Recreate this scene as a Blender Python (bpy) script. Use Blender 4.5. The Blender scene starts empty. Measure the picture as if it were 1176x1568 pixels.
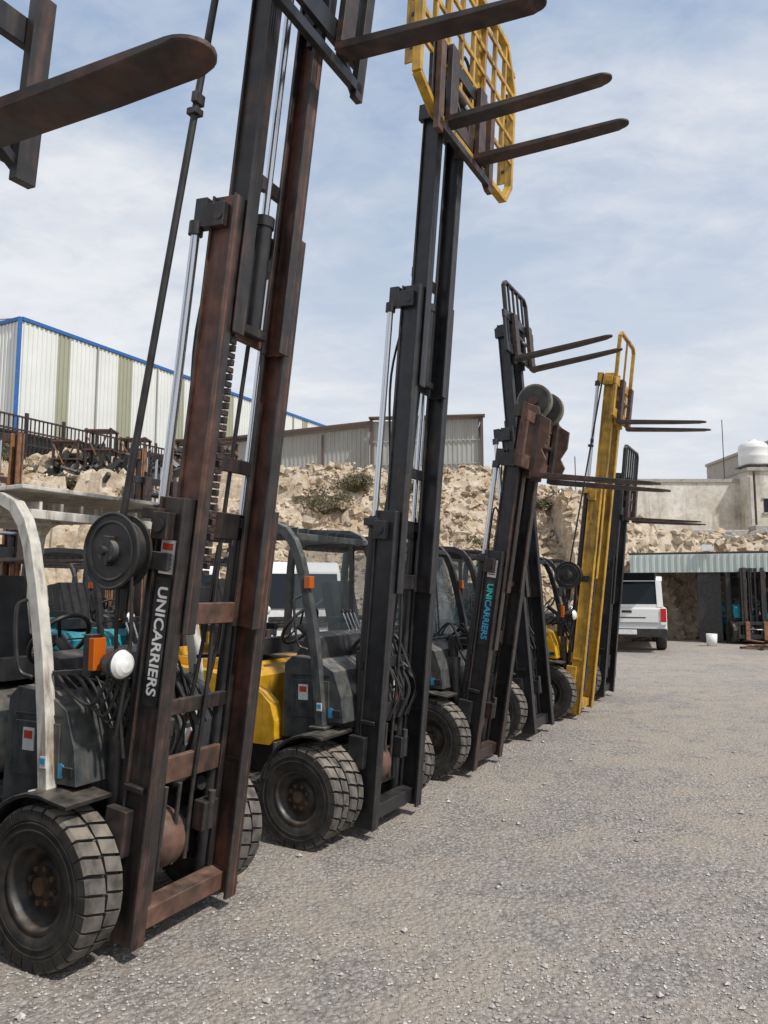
import bpy, math, random
from mathutils import Vector, Matrix, noise, Euler
random.seed(7)
S=bpy.context.scene
COL=S.collection
rad=math.radians

# ------------------------------------------------------------------ materials
def newmat(name):
    m=bpy.data.materials.new(name); m.use_nodes=True
    nt=m.node_tree; b=nt.nodes['Principled BSDF']
    return m,nt,b
def N(nt,t,**k):
    n=nt.nodes.new(t)
    for a,v in k.items():
        if a in n.inputs.keys(): n.inputs[a].default_value=v
        else: setattr(n,a,v)
    return n
def ramp(nt,fac,stops):
    r=nt.nodes.new('ShaderNodeValToRGB'); e=r.color_ramp.elements
    while len(e)<len(stops): e.new(.5)
    for i,(p,c) in enumerate(stops):
        e[i].position=p; e[i].color=(c[0],c[1],c[2],1) if hasattr(c,'__len__') else (c,c,c,1)
    nt.links.new(fac,r.inputs[0]); return r.outputs[0]
def mix(nt,f,a,b,mode='MIX'):
    m=nt.nodes.new('ShaderNodeMix'); m.data_type='RGBA'; m.blend_type=mode
    for s,v in ((m.inputs[0],f),(m.inputs[6],a),(m.inputs[7],b)):
        if isinstance(v,bpy.types.NodeSocket): nt.links.new(v,s)
        elif hasattr(v,'__len__'): s.default_value=(v[0],v[1],v[2],1)
        else: s.default_value=v
    return m.outputs[2]
DUST=(.32,.27,.21)
def paint(name,col,rough=.45,metal=0.,rust=0.,rustcol=(.13,.05,.028),dust=.25,streak=True,var=.25):
    m,nt,b=newmat(name); L=nt.links
    tc=N(nt,'ShaderNodeTexCoord'); 
    mp=N(nt,'ShaderNodeMapping'); mp.inputs['Scale'].default_value=(11,11,1.1) if streak else (5,5,5)
    L.new(tc.outputs['Object'],mp.inputs[0])
    n1=N(nt,'ShaderNodeTexNoise'); n1.inputs['Scale'].default_value=1.6; n1.inputs['Detail'].default_value=7; n1.inputs['Roughness'].default_value=.7
    L.new(mp.outputs[0],n1.inputs['Vector'])
    n2=N(nt,'ShaderNodeTexNoise'); n2.inputs['Scale'].default_value=14; n2.inputs['Detail'].default_value=6
    L.new(tc.outputs['Object'],n2.inputs['Vector'])
    c=mix(nt,ramp(nt,n2.outputs[0],[(.3,0),(.7,1)]),tuple(x*(1-var) for x in col),tuple(min(1,x*(1+var)) for x in col))
    if rust>0:
        n3=N(nt,'ShaderNodeTexNoise'); n3.inputs['Scale'].default_value=2.2; n3.inputs['Detail'].default_value=5
        L.new(tc.outputs['Object'],n3.inputs['Vector'])
        rm=mix(nt,.35,n1.outputs[0],n3.outputs[0])
        f=ramp(nt,rm,[(max(0,.59-rust*.34),0),(min(1,.70-rust*.26),1)])
        rc=mix(nt,ramp(nt,n2.outputs[0],[(.35,0),(.65,1)]),tuple(x*.65 for x in rustcol),tuple(x*1.35 for x in rustcol))
        c=mix(nt,f,c,rc)
    if dust>0:
        g=N(nt,'ShaderNodeNewGeometry'); sx=N(nt,'ShaderNodeSeparateXYZ'); L.new(g.outputs['Normal'],sx.inputs[0])
        up=ramp(nt,sx.outputs[2],[(.2,.2),(.95,1)])
        d=mix(nt,1,up,ramp(nt,n2.outputs[0],[(.35,.15),(.65,1)]),'MULTIPLY')
        d2=mix(nt,1,d,(dust*2.2,)*3,'MULTIPLY')
        c=mix(nt,d2,c,DUST)
    L.new(c,b.inputs['Base Color'])
    b.inputs['Metallic'].default_value=metal
    L.new(ramp(nt,n1.outputs[0],[(.3,max(0,rough-.12)),(.7,min(1,rough+.2))]),b.inputs['Roughness'])
    bp=N(nt,'ShaderNodeBump'); bp.inputs['Strength'].default_value=.15; bp.inputs['Distance'].default_value=.004
    L.new(n2.outputs[0],bp.inputs['Height']); L.new(bp.outputs[0],b.inputs['Normal'])
    return m
M={}
M['mast_black']=paint('mast_black',(.014,.015,.018),.36,rust=.16,rustcol=(.05,.036,.03),dust=.05)
M['mast_rust']=paint('mast_rust',(.034,.025,.023),.45,rust=.56,rustcol=(.13,.048,.028),dust=.05)
M['mast_brown']=paint('mast_brown',(.019,.017,.017),.42,rust=.34,rustcol=(.080,.040,.028),dust=.06)
M['mast_ochre']=paint('mast_ochre',(.16,.07,.035),.6,rust=.5,rustcol=(.26,.12,.05),dust=.08)
M['fork']=paint('fork_steel',(.030,.024,.023),.5,rust=.42,rustcol=(.085,.04,.028),dust=.08,streak=False)
M['rustplate']=paint('rust_plate',(.05,.032,.027),.6,rust=.6,rustcol=(.12,.058,.037),dust=.08,streak=False)
M['darkgrey']=paint('dark_grey_paint',(.042,.052,.057),.28,dust=.30,rust=.08,rustcol=(.12,.09,.06))
M['black']=paint('black_paint',(.014,.014,.016),.4,dust=.16)
M['yellow']=paint('yellow_paint',(.66,.35,.012),.35,rust=.1,rustcol=(.2,.11,.04),dust=.16)
M['mustard']=paint('mustard_mast',(.50,.29,.03),.45,rust=.34,rustcol=(.17,.09,.04),dust=.06)
M['cream']=paint('cream_paint',(.62,.60,.53),.45,rust=.26,rustcol=(.20,.14,.09),dust=.25)
M['teal']=paint('teal_paint',(.01,.26,.32),.4,dust=.14)
M['white']=paint('white_paint',(.76,.76,.74),.3,dust=.1,var=.05)
M['rubber']=paint('tyre_rubber',(.016,.0155,.0155),.75,dust=.22,streak=False)
M['rubberd']=paint('tyre_tread_dusty',(.085,.077,.068),.95,dust=.35,streak=False,var=.55)
M['rim']=paint('wheel_rim',(.022,.021,.021),.45,rust=.28,rustcol=(.06,.038,.025),dust=.14,streak=False)
M['seat']=paint('seat_vinyl',(.015,.015,.017),.5,dust=.1,streak=False)
M['hose']=paint('hydraulic_hose',(.012,.012,.013),.5,dust=.12,streak=False)
M['cyl']=paint('cylinder_paint',(.022,.022,.024),.35,rust=.1,dust=.05)
M['grease']=paint('grease_hub',(.08,.05,.03),.5,rust=.45,rustcol=(.10,.05,.02),dust=.1,streak=False)
M['redlab']=paint('label_red',(.5,.05,.03),.4,dust=0)
M['whitelab']=paint('label_white',(.7,.7,.68),.4,dust=.0,var=.12)
M['teallab']=paint('label_teal',(.03,.5,.42),.4,dust=0)
M['bluelab']=paint('label_blue',(.05,.3,.5),.4,dust=0)
M['sheave']=paint('sheave_steel',(.16,.15,.125),.5,rust=.4,rustcol=(.12,.07,.04),dust=.1,streak=False)
m,nt,b=newmat('chrome_rod'); b.inputs['Base Color'].default_value=(.62,.63,.65,1); b.inputs['Metallic'].default_value=.95; b.inputs['Roughness'].default_value=.2; M['chrome']=m
m,nt,b=newmat('amber_lens'); b.inputs['Base Color'].default_value=(.50,.11,.01,1); b.inputs['Roughness'].default_value=.2; M['amber']=m
m,nt,b=newmat('red_lens'); b.inputs['Base Color'].default_value=(.5,.01,.01,1); b.inputs['Roughness'].default_value=.15; M['redlens']=m
m,nt,b=newmat('lamp_lens'); b.inputs['Base Color'].default_value=(.88,.88,.84,1); b.inputs['Roughness'].default_value=.25; b.inputs['Metallic'].default_value=.25; M['lens']=m
m,nt,b=newmat('dark_glass'); b.inputs['Base Color'].default_value=(.012,.016,.02,1); b.inputs['Roughness'].default_value=.08; b.inputs['IOR'].default_value=1.35; M['glass']=m
m,nt,b=newmat('cab_glass'); b.inputs['Base Color'].default_value=(.16,.21,.22,1); b.inputs['Roughness'].default_value=.05; b.inputs['Alpha'].default_value=.42; M['cabglass']=m

# ------------------------------------------------------------------ mesh builder
class MB:
    def __init__(s): s.v=[];s.f=[];s.mi=[];s.sm=[];s.mats=[];s.M=Matrix.Identity(4)
    def add(s,vs,fs,mat,smooth=False):
        if mat not in s.mats: s.mats.append(mat)
        k=s.mats.index(mat); o=len(s.v)
        s.v+= [s.M@Vector(p) for p in vs]
        for f in fs:
            s.f.append([i+o for i in f]); s.mi.append(k); s.sm.append(smooth)
    def box(s,c,z,mat,rot=None):
        x,y,w=z[0]/2,z[1]/2,z[2]/2
        vs=[Vector(p) for p in ((-x,-y,-w),(x,-y,-w),(x,y,-w),(-x,y,-w),(-x,-y,w),(x,-y,w),(x,y,w),(-x,y,w))]
        if rot: 
            R=Euler(rot).to_matrix(); vs=[R@p for p in vs]
        c=Vector(c); vs=[p+c for p in vs]
        s.add(vs,[(0,3,2,1),(4,5,6,7),(0,1,5,4),(1,2,6,5),(2,3,7,6),(3,0,4,7)],mat)
    def frame(s,d,hint=None):
        d=d.normalized()
        h=Vector(hint) if hint is not None else (Vector((0,0,1)) if abs(d.z)<.9 else Vector((1,0,0)))
        a=h.cross(d); 
        if a.length<1e-4: a=Vector((0,1,0)).cross(d)
        a.normalize(); return a,d.cross(a)
    def cyl(s,p0,p1,r,mat,seg=16,r2=None,smooth=True,cap=True):
        p0=Vector(p0);p1=Vector(p1); a,b=s.frame(p1-p0); r2=r if r2 is None else r2
        vs=[];fs=[]
        for p,q in ((p0,r),(p1,r2)):
            for i in range(seg):
                t=2*math.pi*i/seg; vs.append(p+a*math.cos(t)*q+b*math.sin(t)*q)
        for i in range(seg): j=(i+1)%seg; fs.append((i,j,seg+j,seg+i))
        s.add(vs,fs,mat,smooth)
        if cap:
            s.add(vs[:seg],[tuple(reversed(range(seg)))],mat); s.add(vs[seg:],[tuple(range(seg))],mat)
    def bar(s,p0,p1,w,h,mat,hint=(0,1,0)):
        s.sweep([p0,p1],[(-w/2,-h/2),(w/2,-h/2),(w/2,h/2),(-w/2,h/2)],mat,hint)
    def sweep(s,path,prof,mat,side=(0,1,0),smooth=False):
        P=[Vector(p) for p in path]; sd=Vector(side).normalized(); n=len(prof); vs=[];fs=[]
        for i,p in enumerate(P):
            t=(P[min(i+1,len(P)-1)]-P[max(i-1,0)]).normalized()
            a=(sd-t*sd.dot(t))
            if a.length<1e-3: a=Vector((1,0,0))-t*t.x
            a.normalize(); b=t.cross(a)
            k=1.
            if 0<i<len(P)-1:
                c=(P[i]-P[i-1]).normalized().dot((P[i+1]-P[i]).normalized()); k=1/max(.5,math.sqrt((1+c)/2))
            for u,w in prof: vs.append(p+a*u+b*w*k)
        for i in range(len(P)-1):
            for j in range(n):
                l=(j+1)%n; fs.append((i*n+j,i*n+l,(i+1)*n+l,(i+1)*n+j))
        s.add(vs,fs,mat,smooth)
        s.add(vs[:n],[tuple(reversed(range(n)))],mat); s.add(vs[-n:],[tuple(range(n))],mat)
    def tube(s,path,r,mat,seg=8,closed=False):
        P=[Vector(p) for p in path]
        if not closed and 3<=len(P)<=6:
            Q=[]; X=[P[0]*2-P[1]]+P+[P[-1]*2-P[-2]]
            for i in range(1,len(X)-2):
                for k in range(6):
                    t=k/6; a,b_,c,d=X[i-1],X[i],X[i+1],X[i+2]
                    Q.append(.5*((2*b_)+(c-a)*t+(2*a-5*b_+4*c-d)*t*t+(3*b_-a-3*c+d)*t**3))
            Q.append(P[-1]); P=Q
        vs=[];fs=[];n=len(P)
        t0=(P[1]-P[0]).normalized(); a,_=s.frame(t0)
        for i,p in enumerate(P):
            if closed: t=(P[(i+1)%n]-P[i-1]).normalized()
            else: t=(P[min(i+1,n-1)]-P[max(i-1,0)]).normalized()
            a=(a-t*a.dot(t)).normalized(); b=t.cross(a)
            for k in range(seg):
                q=2*math.pi*k/seg; vs.append(p+a*math.cos(q)*r+b*math.sin(q)*r)
        for i in range(n if closed else n-1):
            i2=(i+1)%n
            for k in range(seg):
                l=(k+1)%seg; fs.append((i*seg+k,i*seg+l,i2*seg+l,i2*seg+k))
        s.add(vs,fs,mat,True)
    def prism(s,poly,y0,y1,mat):
        n=len(poly); A=sum(poly[i][0]*poly[(i+1)%n][1]-poly[(i+1)%n][0]*poly[i][1] for i in range(n))
        if A<0: poly=poly[::-1]
        if y0>y1: y0,y1=y1,y0
        vs=[(p[0],y0,p[1]) for p in poly]+[(p[0],y1,p[1]) for p in poly]
        fs=[tuple(range(n)),tuple(reversed(range(n,2*n)))]
        for i in range(n): j=(i+1)%n; fs.append((j,i,n+i,n+j))
        s.add(vs,fs,mat)
    def lathe(s,prof,c,mat,seg=40,smooth=True):
        c=Vector(c); n=len(prof); vs=[];fs=[]
        for i in range(seg):
            t=2*math.pi*i/seg
            for r,a in prof: vs.append(c+Vector((r*math.cos(t),a,r*math.sin(t))))
        for i in range(seg):
            j=(i+1)%seg
            for k in range(n-1): fs.append((i*n+k,i*n+k+1,j*n+k+1,j*n+k))
        s.add(vs,fs,mat,smooth)
    def obj(s,name,parent=None,bevel=0,seg=1,M0=None):
        me=bpy.data.meshes.new(name); me.from_pydata([tuple(p) for p in s.v],[],s.f); 
        for k in s.mats: me.materials.append(M[k] if isinstance(k,str) else k)
        me.polygons.foreach_set('material_index',s.mi); me.polygons.foreach_set('use_smooth',s.sm); me.update()
        o=bpy.data.objects.new(name,me); COL.objects.link(o)
        if parent: o.parent=parent
        if M0 is not None: o.matrix_local=M0
        if bevel:
            bm=o.modifiers.new('b','BEVEL'); bm.width=bevel; bm.segments=seg; bm.limit_method='ANGLE'; bm.angle_limit=rad(35)
        return o
def empty(name,loc=(0,0,0),rz=0):
    e=bpy.data.objects.new(name,None); COL.objects.link(e); e.location=loc; e.rotation_euler=(0,0,rz); e.empty_display_size=.2; return e
def text_child(txt,size,Mx,mat,parent,name='label_text'):
    c=bpy.data.curves.new(name,'FONT'); c.body=txt; c.size=size; c.extrude=.0006; c.offset=size*.022; c.align_x='LEFT'; c.align_y='CENTER'
    t=bpy.data.objects.new('tmp',c); COL.objects.link(t)
    dg=bpy.context.evaluated_depsgraph_get(); me=bpy.data.meshes.new_from_object(t.evaluated_get(dg))
    bpy.data.objects.remove(t)
    me.materials.clear(); me.materials.append(M[mat])
    o=bpy.data.objects.new(name,me); COL.objects.link(o); o.parent=parent; o.matrix_local=Mx
    return max(v.co.x for v in me.vertices)

# ------------------------------------------------------------------ wheels
def wheel_mesh(r,w,nlug=26,rimcol='rim'):
    b=MB(); h=w/2; ri=r*.56; rt=r-.018
    b.lathe([(ri,-h*.86),(ri+.02,-h*.95),(ri+.05,-h),(rt-.05,-h*1.0),(rt-.012,-h*.93),(rt,-h*.8),(rt,h*.8),(rt-.012,h*.93),(rt-.05,h),(ri+.05,h),(ri+.02,h*.95),(ri,h*.86)],(0,0,0),'rubber',48)
    for side in (-1,1):
        for i in range(nlug):
            t=2*math.pi*(i+(0 if side<0 else .5))/nlug+random.uniform(-.004,.004); dt=2*math.pi/nlug*.425
            R=Matrix.Rotation(-t,4,'Y'); old=b.M; b.M=old@R
            ww=rt*math.sin(dt); rr=r-random.random()*.003
            vs=[];sec=[(rt-.004,side*.006),(rr,side*.006),(rr,side*h*.86),(rr-.012,side*h*.98),(rr-.055,side*h*1.02),(rt-.055,side*h*.9)]
            sk=.022*side
            for q,zz in ((0,-ww),(1,ww)):
                for j,(a,y) in enumerate(sec):
                    vs.append((a,y,zz+(sk if j<2 else 0)))
            n=6; fs=[tuple(range(n)),tuple(reversed(range(n,12)))]+[(i2,i2+n,(i2+1)%n+n,(i2+1)%n) for i2 in range(n)]
            b.add(vs,[fs[3],fs[4]],'rubberd'); b.add(vs,[fs[0],fs[1],fs[2],fs[5],fs[6],fs[7]],'rubber'); b.M=old
    for sd in (-1,1):
        b.lathe([(ri+.003,sd*h*.84),(ri-.012,sd*h*.93),(ri-.024,sd*h*.8),(ri-.03,sd*h*.35),(ri-.055,sd*h*.15),(r*.3,sd*h*.1),(r*.27,sd*h*.35),(r*.17,sd*h*.4),(0.001,sd*h*.4)],(0,0,0),rimcol,40)
        for i in range(8):
            t=2*math.pi*i/8; p=(r*.22*math.cos(t),sd*h*.34,r*.22*math.sin(t)); q=(p[0],sd*h*.58,p[2])
            b.cyl(p,q,.013,'grease',6,smooth=False)
        b.cyl((0,sd*h*.3,0),(0,sd*h*.7,0),r*.11,'grease',14)
        for dd in (.045,.075): b.lathe([(ri+dd,sd*(h+.001)),(ri+dd+.005,sd*(h+.004)),(ri+dd+.011,sd*(h+.001))],(0,0,0),'rubber',40)
    o=b.obj('wheel_src'); me=o.data; bpy.data.objects.remove(o); return me
WF=wheel_mesh(.335,.20,28); WR=wheel_mesh(.265,.16,22); WD=wheel_mesh(.305,.155,24)
def wheel(me,loc,parent,name):
    o=bpy.data.objects.new(name,me); COL.objects.link(o); o.parent=parent; o.location=loc; o.rotation_euler=(0,random.random()*6,0)

# ------------------------------------------------------------------ forklift
def channel(b,y,side,z0,z1,d,fl,xc,mw,mf,t=.014):
    h=z1-z0; zc=(z0+z1)/2
    b.box((xc,y-side*t/2,zc),(d,t,h),mw)
    for k in (-1,1):
        b.box((xc+k*(d/2-.009),y-side*(t+fl/2),zc),(.018,fl,h),mf)
    for k in (-1,1):
        b.box((xc+k*(d/2-.006),y+side*.009,zc),(.012,.018,h),mf)
def fork(b,y,x,z,L,w,mat,H=.5):
    b.box((x+.02,y,z+H/2),(.04,w,H),mat)
    secs=[(0,w/2,.042),(.1,w/2,.042),(L*.6,w/2,.032),(L*.86,w/2,.020)]
    for i in range(1,7):
        a=i/6*math.pi/2; secs.append((L*.86+w*.5*math.sin(a)*1.3,max(.004,w/2*math.cos(a)),.014))
    vs=[];fs=[]
    for (d,hw,t) in secs:
        for (yy,zz) in ((-hw,0),(hw,0),(hw,-t),(-hw,-t)): vs.append((x+d,y+yy,z+zz))
    for i in range(len(secs)-1):
        for j in range(4): k=(j+1)%4; fs.append((i*4+j,(i+1)*4+j,(i+1)*4+k,i*4+k))
    n=len(vs); fs+=[(0,1,2,3),(n-1,n-2,n-3,n-4)]
    b.add(vs,fs,mat)
    b.box((x-.03,y,z+.06),(.05,w*.9,.05),mat); b.box((x-.03,y,z+H-.02),(.07,w*.7,.05),mat)
def chain(b,p0,p1,mat,k_=1.):
    p0=Vector(p0);p1=Vector(p1); n=int((p1-p0).length/.034)
    for i in range(n):
        c=p0.lerp(p1,(i+.5)/n)
        if i%2: b.box(c,(.034*k_,.018*k_,.030),mat)
        else: b.box(c,(.018*k_,.036*k_,.026),mat)

def forklift(loc,yaw,p):
    E=empty('forklift',(loc[0],loc[1],0),yaw)
    tilt=rad(p.get('tilt',6)); pv=Vector((-.05,0,.35))
    MT=Matrix.Translation(pv)@Matrix.Rotation(tilt,4,'Y')@Matrix.Translation(-pv)
    mw,mf=p.get('mw','mast_black'),p.get('mf','mast_black'); st=p['stages']; W=p.get('w',.33)
    ins=p.get('inset',.065)
    b=MB()
    for i,(z0,z1) in enumerate(st):
        y=W-ins*i; xc=.028*i; d=.15-.012*i
        for sd in (-1,1):
            web=mw
            if p.get('rustweb') and (sd>0 or i==1): web='mast_rust'
            channel(b,sd*y,sd,z0,z1,d,.048,xc,web,mf)
        ww=2*y-.03
        if i==0:
            b.box((-.085,0,z1-.1),(.03,2*y,.13),mw)
            b.box((-.085,0,(z0+z1)/2),(.03,2*y,.07),mw); b.box((-.02,0,z0+.08),(.1,2*y-.03,.09),p.get('mf3',mf)); b.box((-.085,0,.75),(.03,2*y,.12),p.get('mf3',mw))
            for sd in (-1,1):
                b.box((-.10,sd*(y-.04),z1-.08),(.10,.16,.05),mw); b.box((-.02,sd*(y+.03),z1-.13),(.09,.05,.12),mf)
                b.cyl((-.02,sd*(y+.05),z1-.13),(-.02,sd*(y+.065),z1-.13),.03,mw,12)
                b.box((-.07,sd*(y+.03),.55),(.12,.05,.2),mw)
                b.box((-.02,sd*(y+.0),.74),(.11,.05,.025),mf)
        else:
            b.box((xc-.075,0,z1-.06),(.03,ww,.10),mw); b.box((xc-.072,0,z0+.07),(.03,ww,.10),p.get('mf3',mf))
            for sd in (-1,1):
                b.box((xc-.03,sd*(y+.015),z1-.1),(.12,.05,.11),mf); b.cyl((xc,sd*(y+.02),z1-.1),(xc,sd*(y+.045),z1-.1),.028,mw,12)
            if (z1-z0)>1.5: b.box((xc-.072,0,(z0+z1)/2-.2),(.028,ww,.07),mf)
    z01=st[0][1]; z1=st[1][1]; zr=z1-.16
    for sd in (-1,1):
        yy=sd*(W-.045); b.cyl((-.115,yy,.12),(-.115,yy,z01-.12),.036,'cyl',16)
        b.cyl((-.115,yy,z01-.12),(-.115,yy,z01-.04),.042,'black',16)
        b.cyl((-.115,yy,z01-.04),(-.115,yy,zr),.021,'chrome',16); b.cyl((-.115,yy,zr-.02),(-.115,yy,zr+.04),.034,'black',14); b.box((-.09,yy-sd*.01,zr+.08),(.07,.05,.14),mw)
    if len(st)>2:
        a,zt=st[2]
        for yy,k in ((-.075,1.0),(.05,.8)):
            zz=a+.05+(zt-a)*.34*k
            b.cyl((-.0,yy,a+.08),(-.0,yy,zz),.045,'cyl',18); b.cyl((0,yy,zz),(0,yy,zz+.05),.052,'black',18)
            if k==1.0: b.cyl((0,yy,zz+.05),(0,yy,zz+.5),.036,'cyl',16)
            b.cyl((0,yy,zz+.05),(0,yy,zt-.1),.019,'chrome',14)
        b.box((.0,0,zt-.1),(.10,.2,.07),mw); b.box((.0,-.01,a+.07),(.11,.24,.04),mf)
        chain(b,(.0,-.08,z01-.35),(.0,-.08,a+.05),'mast_brown',1.25)
        b.tube([(-.05,.10,a+.1),(-.09,.11,st[1][0]+.4),(-.06,.10,1.2),(-.06,.08,.6)],.012,'hose')
        b.tube([(-.02,-.19,a+.6),(-.12,-.20,z1-.6),(-.08,-.19,a-.6),(-.10,-.2,z01-.1)],.009,'hose')
    else:
        zt=st[1][1]
        for yy in (-.09,.09): b.cyl((-.02,yy,.3),(-.02,yy,z01),.035,'cyl',14); b.cyl((-.02,yy,z01),(-.02,yy,zt-.1),.017,'chrome',12)
        chain(b,(.02,-.05,.9),(.02,-.05,zt-.05),'mast_brown')
    for yy in (-.2,-.12,.1,.2): b.tube([(-.09,yy,z01-.2),(-.13,yy*1.1,1.3),(-.18,yy*.8,.8),(-.25,yy*.6,.6)],.011,'hose')
    b.lathe([(.001,-.09),(.10,-.085),(.14,-.03),(.14,.06),(.10,.10)],(-.16,-.03,.40),'rustplate',24)
    b.cyl((-.02,-.20,.15),(-.02,-.20,.95),.032,'mast_brown',12); b.cyl((-.02,-.20,.95),(-.02,-.20,1.02),.04,'black',12)
    b.box((-.03,.16,.50),(.07,.10,.14),mf); b.cyl((0,.16,.44),(.0,.16,.62),.02,'rim',10)
    for k in range(3): b.cyl((-.06,-.1+.09*k,.3),(-.06,-.1+.09*k,.68),.012,'rim',8)
    if p.get('reel'):
        x,y,z=-.20,-W-.10,1.755
        for yy in (y-.035,y+.035): b.cyl((x,yy-.006,z),(x,yy+.006,z),.165,'black',36)
        b.cyl((x,y-.03,z),(x,y+.03,z),.14,'hose',32); b.cyl((x,y-.07,z),(x,y-.04,z),.05,'darkgrey',20); b.cyl((x,y-.10,z),(x,y-.06,z),.02,'black',12)
        b.box((x,y-.06,z),(.035,.04,.13),'black')
        b.lathe([(.12,y-.042),(.128,y-.05),(.136,y-.042)],(x,0,z),'black',32); 
        b.lathe([(.155,y-.042),(.166,y-.05),(.172,y-.042)],(x,0,z),'black',32); 
        b.box((x+.1,y+.06,z-.02),(.3,.02,.08),'black'); b.box((x+.0,y+.06,z-.15),(.06,.02,.3),'black')
        b.tube([(x+.1,y,z-.1),(x+.12,y+.02,z-.4),(x+.08,y+.04,z-.8)],.01,'hose'); b.tube([(x+.0,y+.02,z-.14),(x+.02,y+.05,z-.5),(x+.1,y+.08,z-.9)],.01,'hose')
        zt=p.get('hosetop',4.9)
        b.tube([(x,y,z+.14),(.0-.03,y+.05,zt)],.017 if len(st)>2 else .011,'hose',10)
        q=Vector((x,y,z+.14)).lerp(Vector((-.03,y+.05,zt)),.62); b.box(q,(.06,.05,.03),'rim'); b.box(q+Vector((.01,0,.06)),(.03,.06,.05),'rim')
    b.obj('mast',E,.003,M0=MT)
    # ---- carriage
    fz=p['fork']; kc=len(st)-1; xc=.028*kc+.09; b=MB()
    cm=p.get('cm','mast_black'); cw=p.get('cw',1.0)
    b.box((xc+.03,0,fz+.07),(.035,cw,.11),cm); b.box((xc+.03,0,fz+.45),(.035,cw,.09),cm)
    for sd in (-1,1):
        b.box((xc-.03,sd*(W-ins*kc-.05),fz+.27),(.09,.035,.62),cm); b.box((xc+.025,sd*.16,fz+.26),(.03,.06,.29),cm)
        b.box((xc+.03,sd*(cw/2-.03),fz+.26),(.03,.05,.29),cm)
        b.cyl((xc-.06,sd*(W-ins*kc-.08),fz+.1),(xc-.06,sd*(W-ins*kc-.02),fz+.1),.05,'black',14)
    b.cyl((xc+.04,-.12,fz+.27),(xc+.04,.2,fz+.27),.022,'chrome',12); b.cyl((xc+.04,-.25,fz+.27),(xc+.04,-.0,fz+.27),.034,cm,12)
    if p.get('sideshift'):
        up_=p.get('ssup',0)
        for sd in (-1,1):
            b.box((xc+.075,sd*cw*.44,fz+.13+up_),(.04,.07,.62),p.get('ssm','mast_brown')); b.bar((xc+.06,sd*cw*.44,fz-.14+up_),(xc+.06,sd*cw*.25,fz-.02+up_),.04,.03,cm,(1,0,0))
        if not up_: b.box((xc+.075,0,fz-.12),(.04,cw*.92,.05),cm)
        b.tube([(xc,0,fz+.4),(xc-.02,.1,fz+.7),(xc,.2,fz+.6),(xc,.22,fz+.3)],.012,'hose')
        b.tube([(xc,-.05,fz+.2),(xc+.1,-.15,fz+.05),(xc+.02,-.2,fz+.4)],.01,'hose')
    if p.get('bigplate'):
        pl=[(xc-.1,fz+.05),(xc+.14,fz+.0),(xc+.18,fz+.12),(xc+.13,fz+.2),(xc+.18,fz+.3),(xc+.18,fz+.45),(xc+.08,fz+.5),(xc+.06,fz+.56),(xc-.08,fz+.60)]
        b.prism(pl,-.30,-.27,'rustplate'); b.prism(pl,.27,.30,'rustplate')
        for yy in (-.19,.16):
            x_,z_=xc-.02,fz+.62
            b.cyl((x_,yy-.03,z_),(x_,yy+.03,z_),.155,'sheave',32); b.cyl((x_,yy-.045,z_),(x_,yy-.03,z_),.135,'rim',32); b.cyl((x_,yy-.06,z_),(x_,yy-.045,z_),.04,'mast_rust',14)
        b.tube([(.0,.05,fz+.6),(.03,.07,fz+.82),(.12,.09,fz+.72),(.12,.1,fz+.3)],.012,'hose')
    cr=b
    fx=xc+.055; fo=MB()
    L=p.get('L',1.1)
    for yy in p.get('fy',(-.25,.25)): fork(fo,yy,fx,fz,L,p.get('fw',.115),p.get('fm','fork'))
    br=p.get('backrest')
    bb=MB()
    if br=='grid':
        y0,y1=-.66,1.0; z0=fz-.02; z1=fz+1.25; x=xc+.02
        loop=[(y0,z0+.12),(y0+.25,z0),(y1-.12,z0),(y1,z0+.16),(y1,z1-.3),(y1-.2,z1),(y0+.2,z1),(y0,z1-.3)]
        for i in range(len(loop)):
            a=loop[i];c=loop[(i+1)%len(loop)]; bb.bar((x,a[0],a[1]),(x,c[0],c[1]),.06,.04,'mustard',(1,0,0))
        n=8
        for k in range(1,n):
            yy=y0+(y1-y0)*k/n; bb.bar((x+.004,yy,z0+.36),(x+.004,yy,z1),.035,.026,'mustard',(1,0,0))
        for k in range(5):
            zz=z0+.36+k*.19; bb.bar((x+.014,y0,zz),(x+.014,y1,zz),.02,.034,'mustard',(1,0,0))
        for q in (y0+.01,y1-.01):
            bb.box((x-.05,q,(z0+z1)/2-.05),(.10,.012,z1-z0-.5),'mustard')
            for k in range(8): bb.box((x-.05,q+.008,z0+.3+k*.11),(.03,.004,.03),'black'); bb.box((x-.05,q-.008,z0+.3+k*.11),(.03,.004,.03),'black')
        for q in (-.2,.35): bb.bar((x-.03,q,z0+.1),(x-.03,q,z1),.03,.05,'mustard',(1,0,0))
    elif br:
        bw,hh,mt,nb=br; z0=fz+.4; z1=fz+hh; x=xc+.02
        for sd in (-1,1): bb.bar((x,sd*bw,z0-.3),(x,sd*bw,z1-.06),.045,.03,mt,(1,0,0)); bb.bar((x,sd*bw,z1-.06),(x,sd*(bw-.06),z1),.045,.03,mt,(1,0,0))
        bb.bar((x,-bw+.06,z1),(x,bw-.06,z1),.045,.03,mt,(1,0,0)); bb.bar((x,-bw,z0+.1),(x,bw,z0+.1),.045,.03,mt,(1,0,0))
        for k in range(1,nb+1):
            yy=-bw+2*bw*k/(nb+1); bb.bar((x,yy,z0+.1),(x,yy,z1),.025,.02,mt,(1,0,0))
    dr=rad(p.get('droop',0)); pc=Vector((xc,0,fz+.2))
    MC=MT@Matrix.Translation(pc)@Matrix.Rotation(dr,4,'Y')@Matrix.Translation(-pc)
    cr.obj('carriage',E,.003,M0=MC); fo.obj('forks',E,.003,M0=MC)
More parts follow.
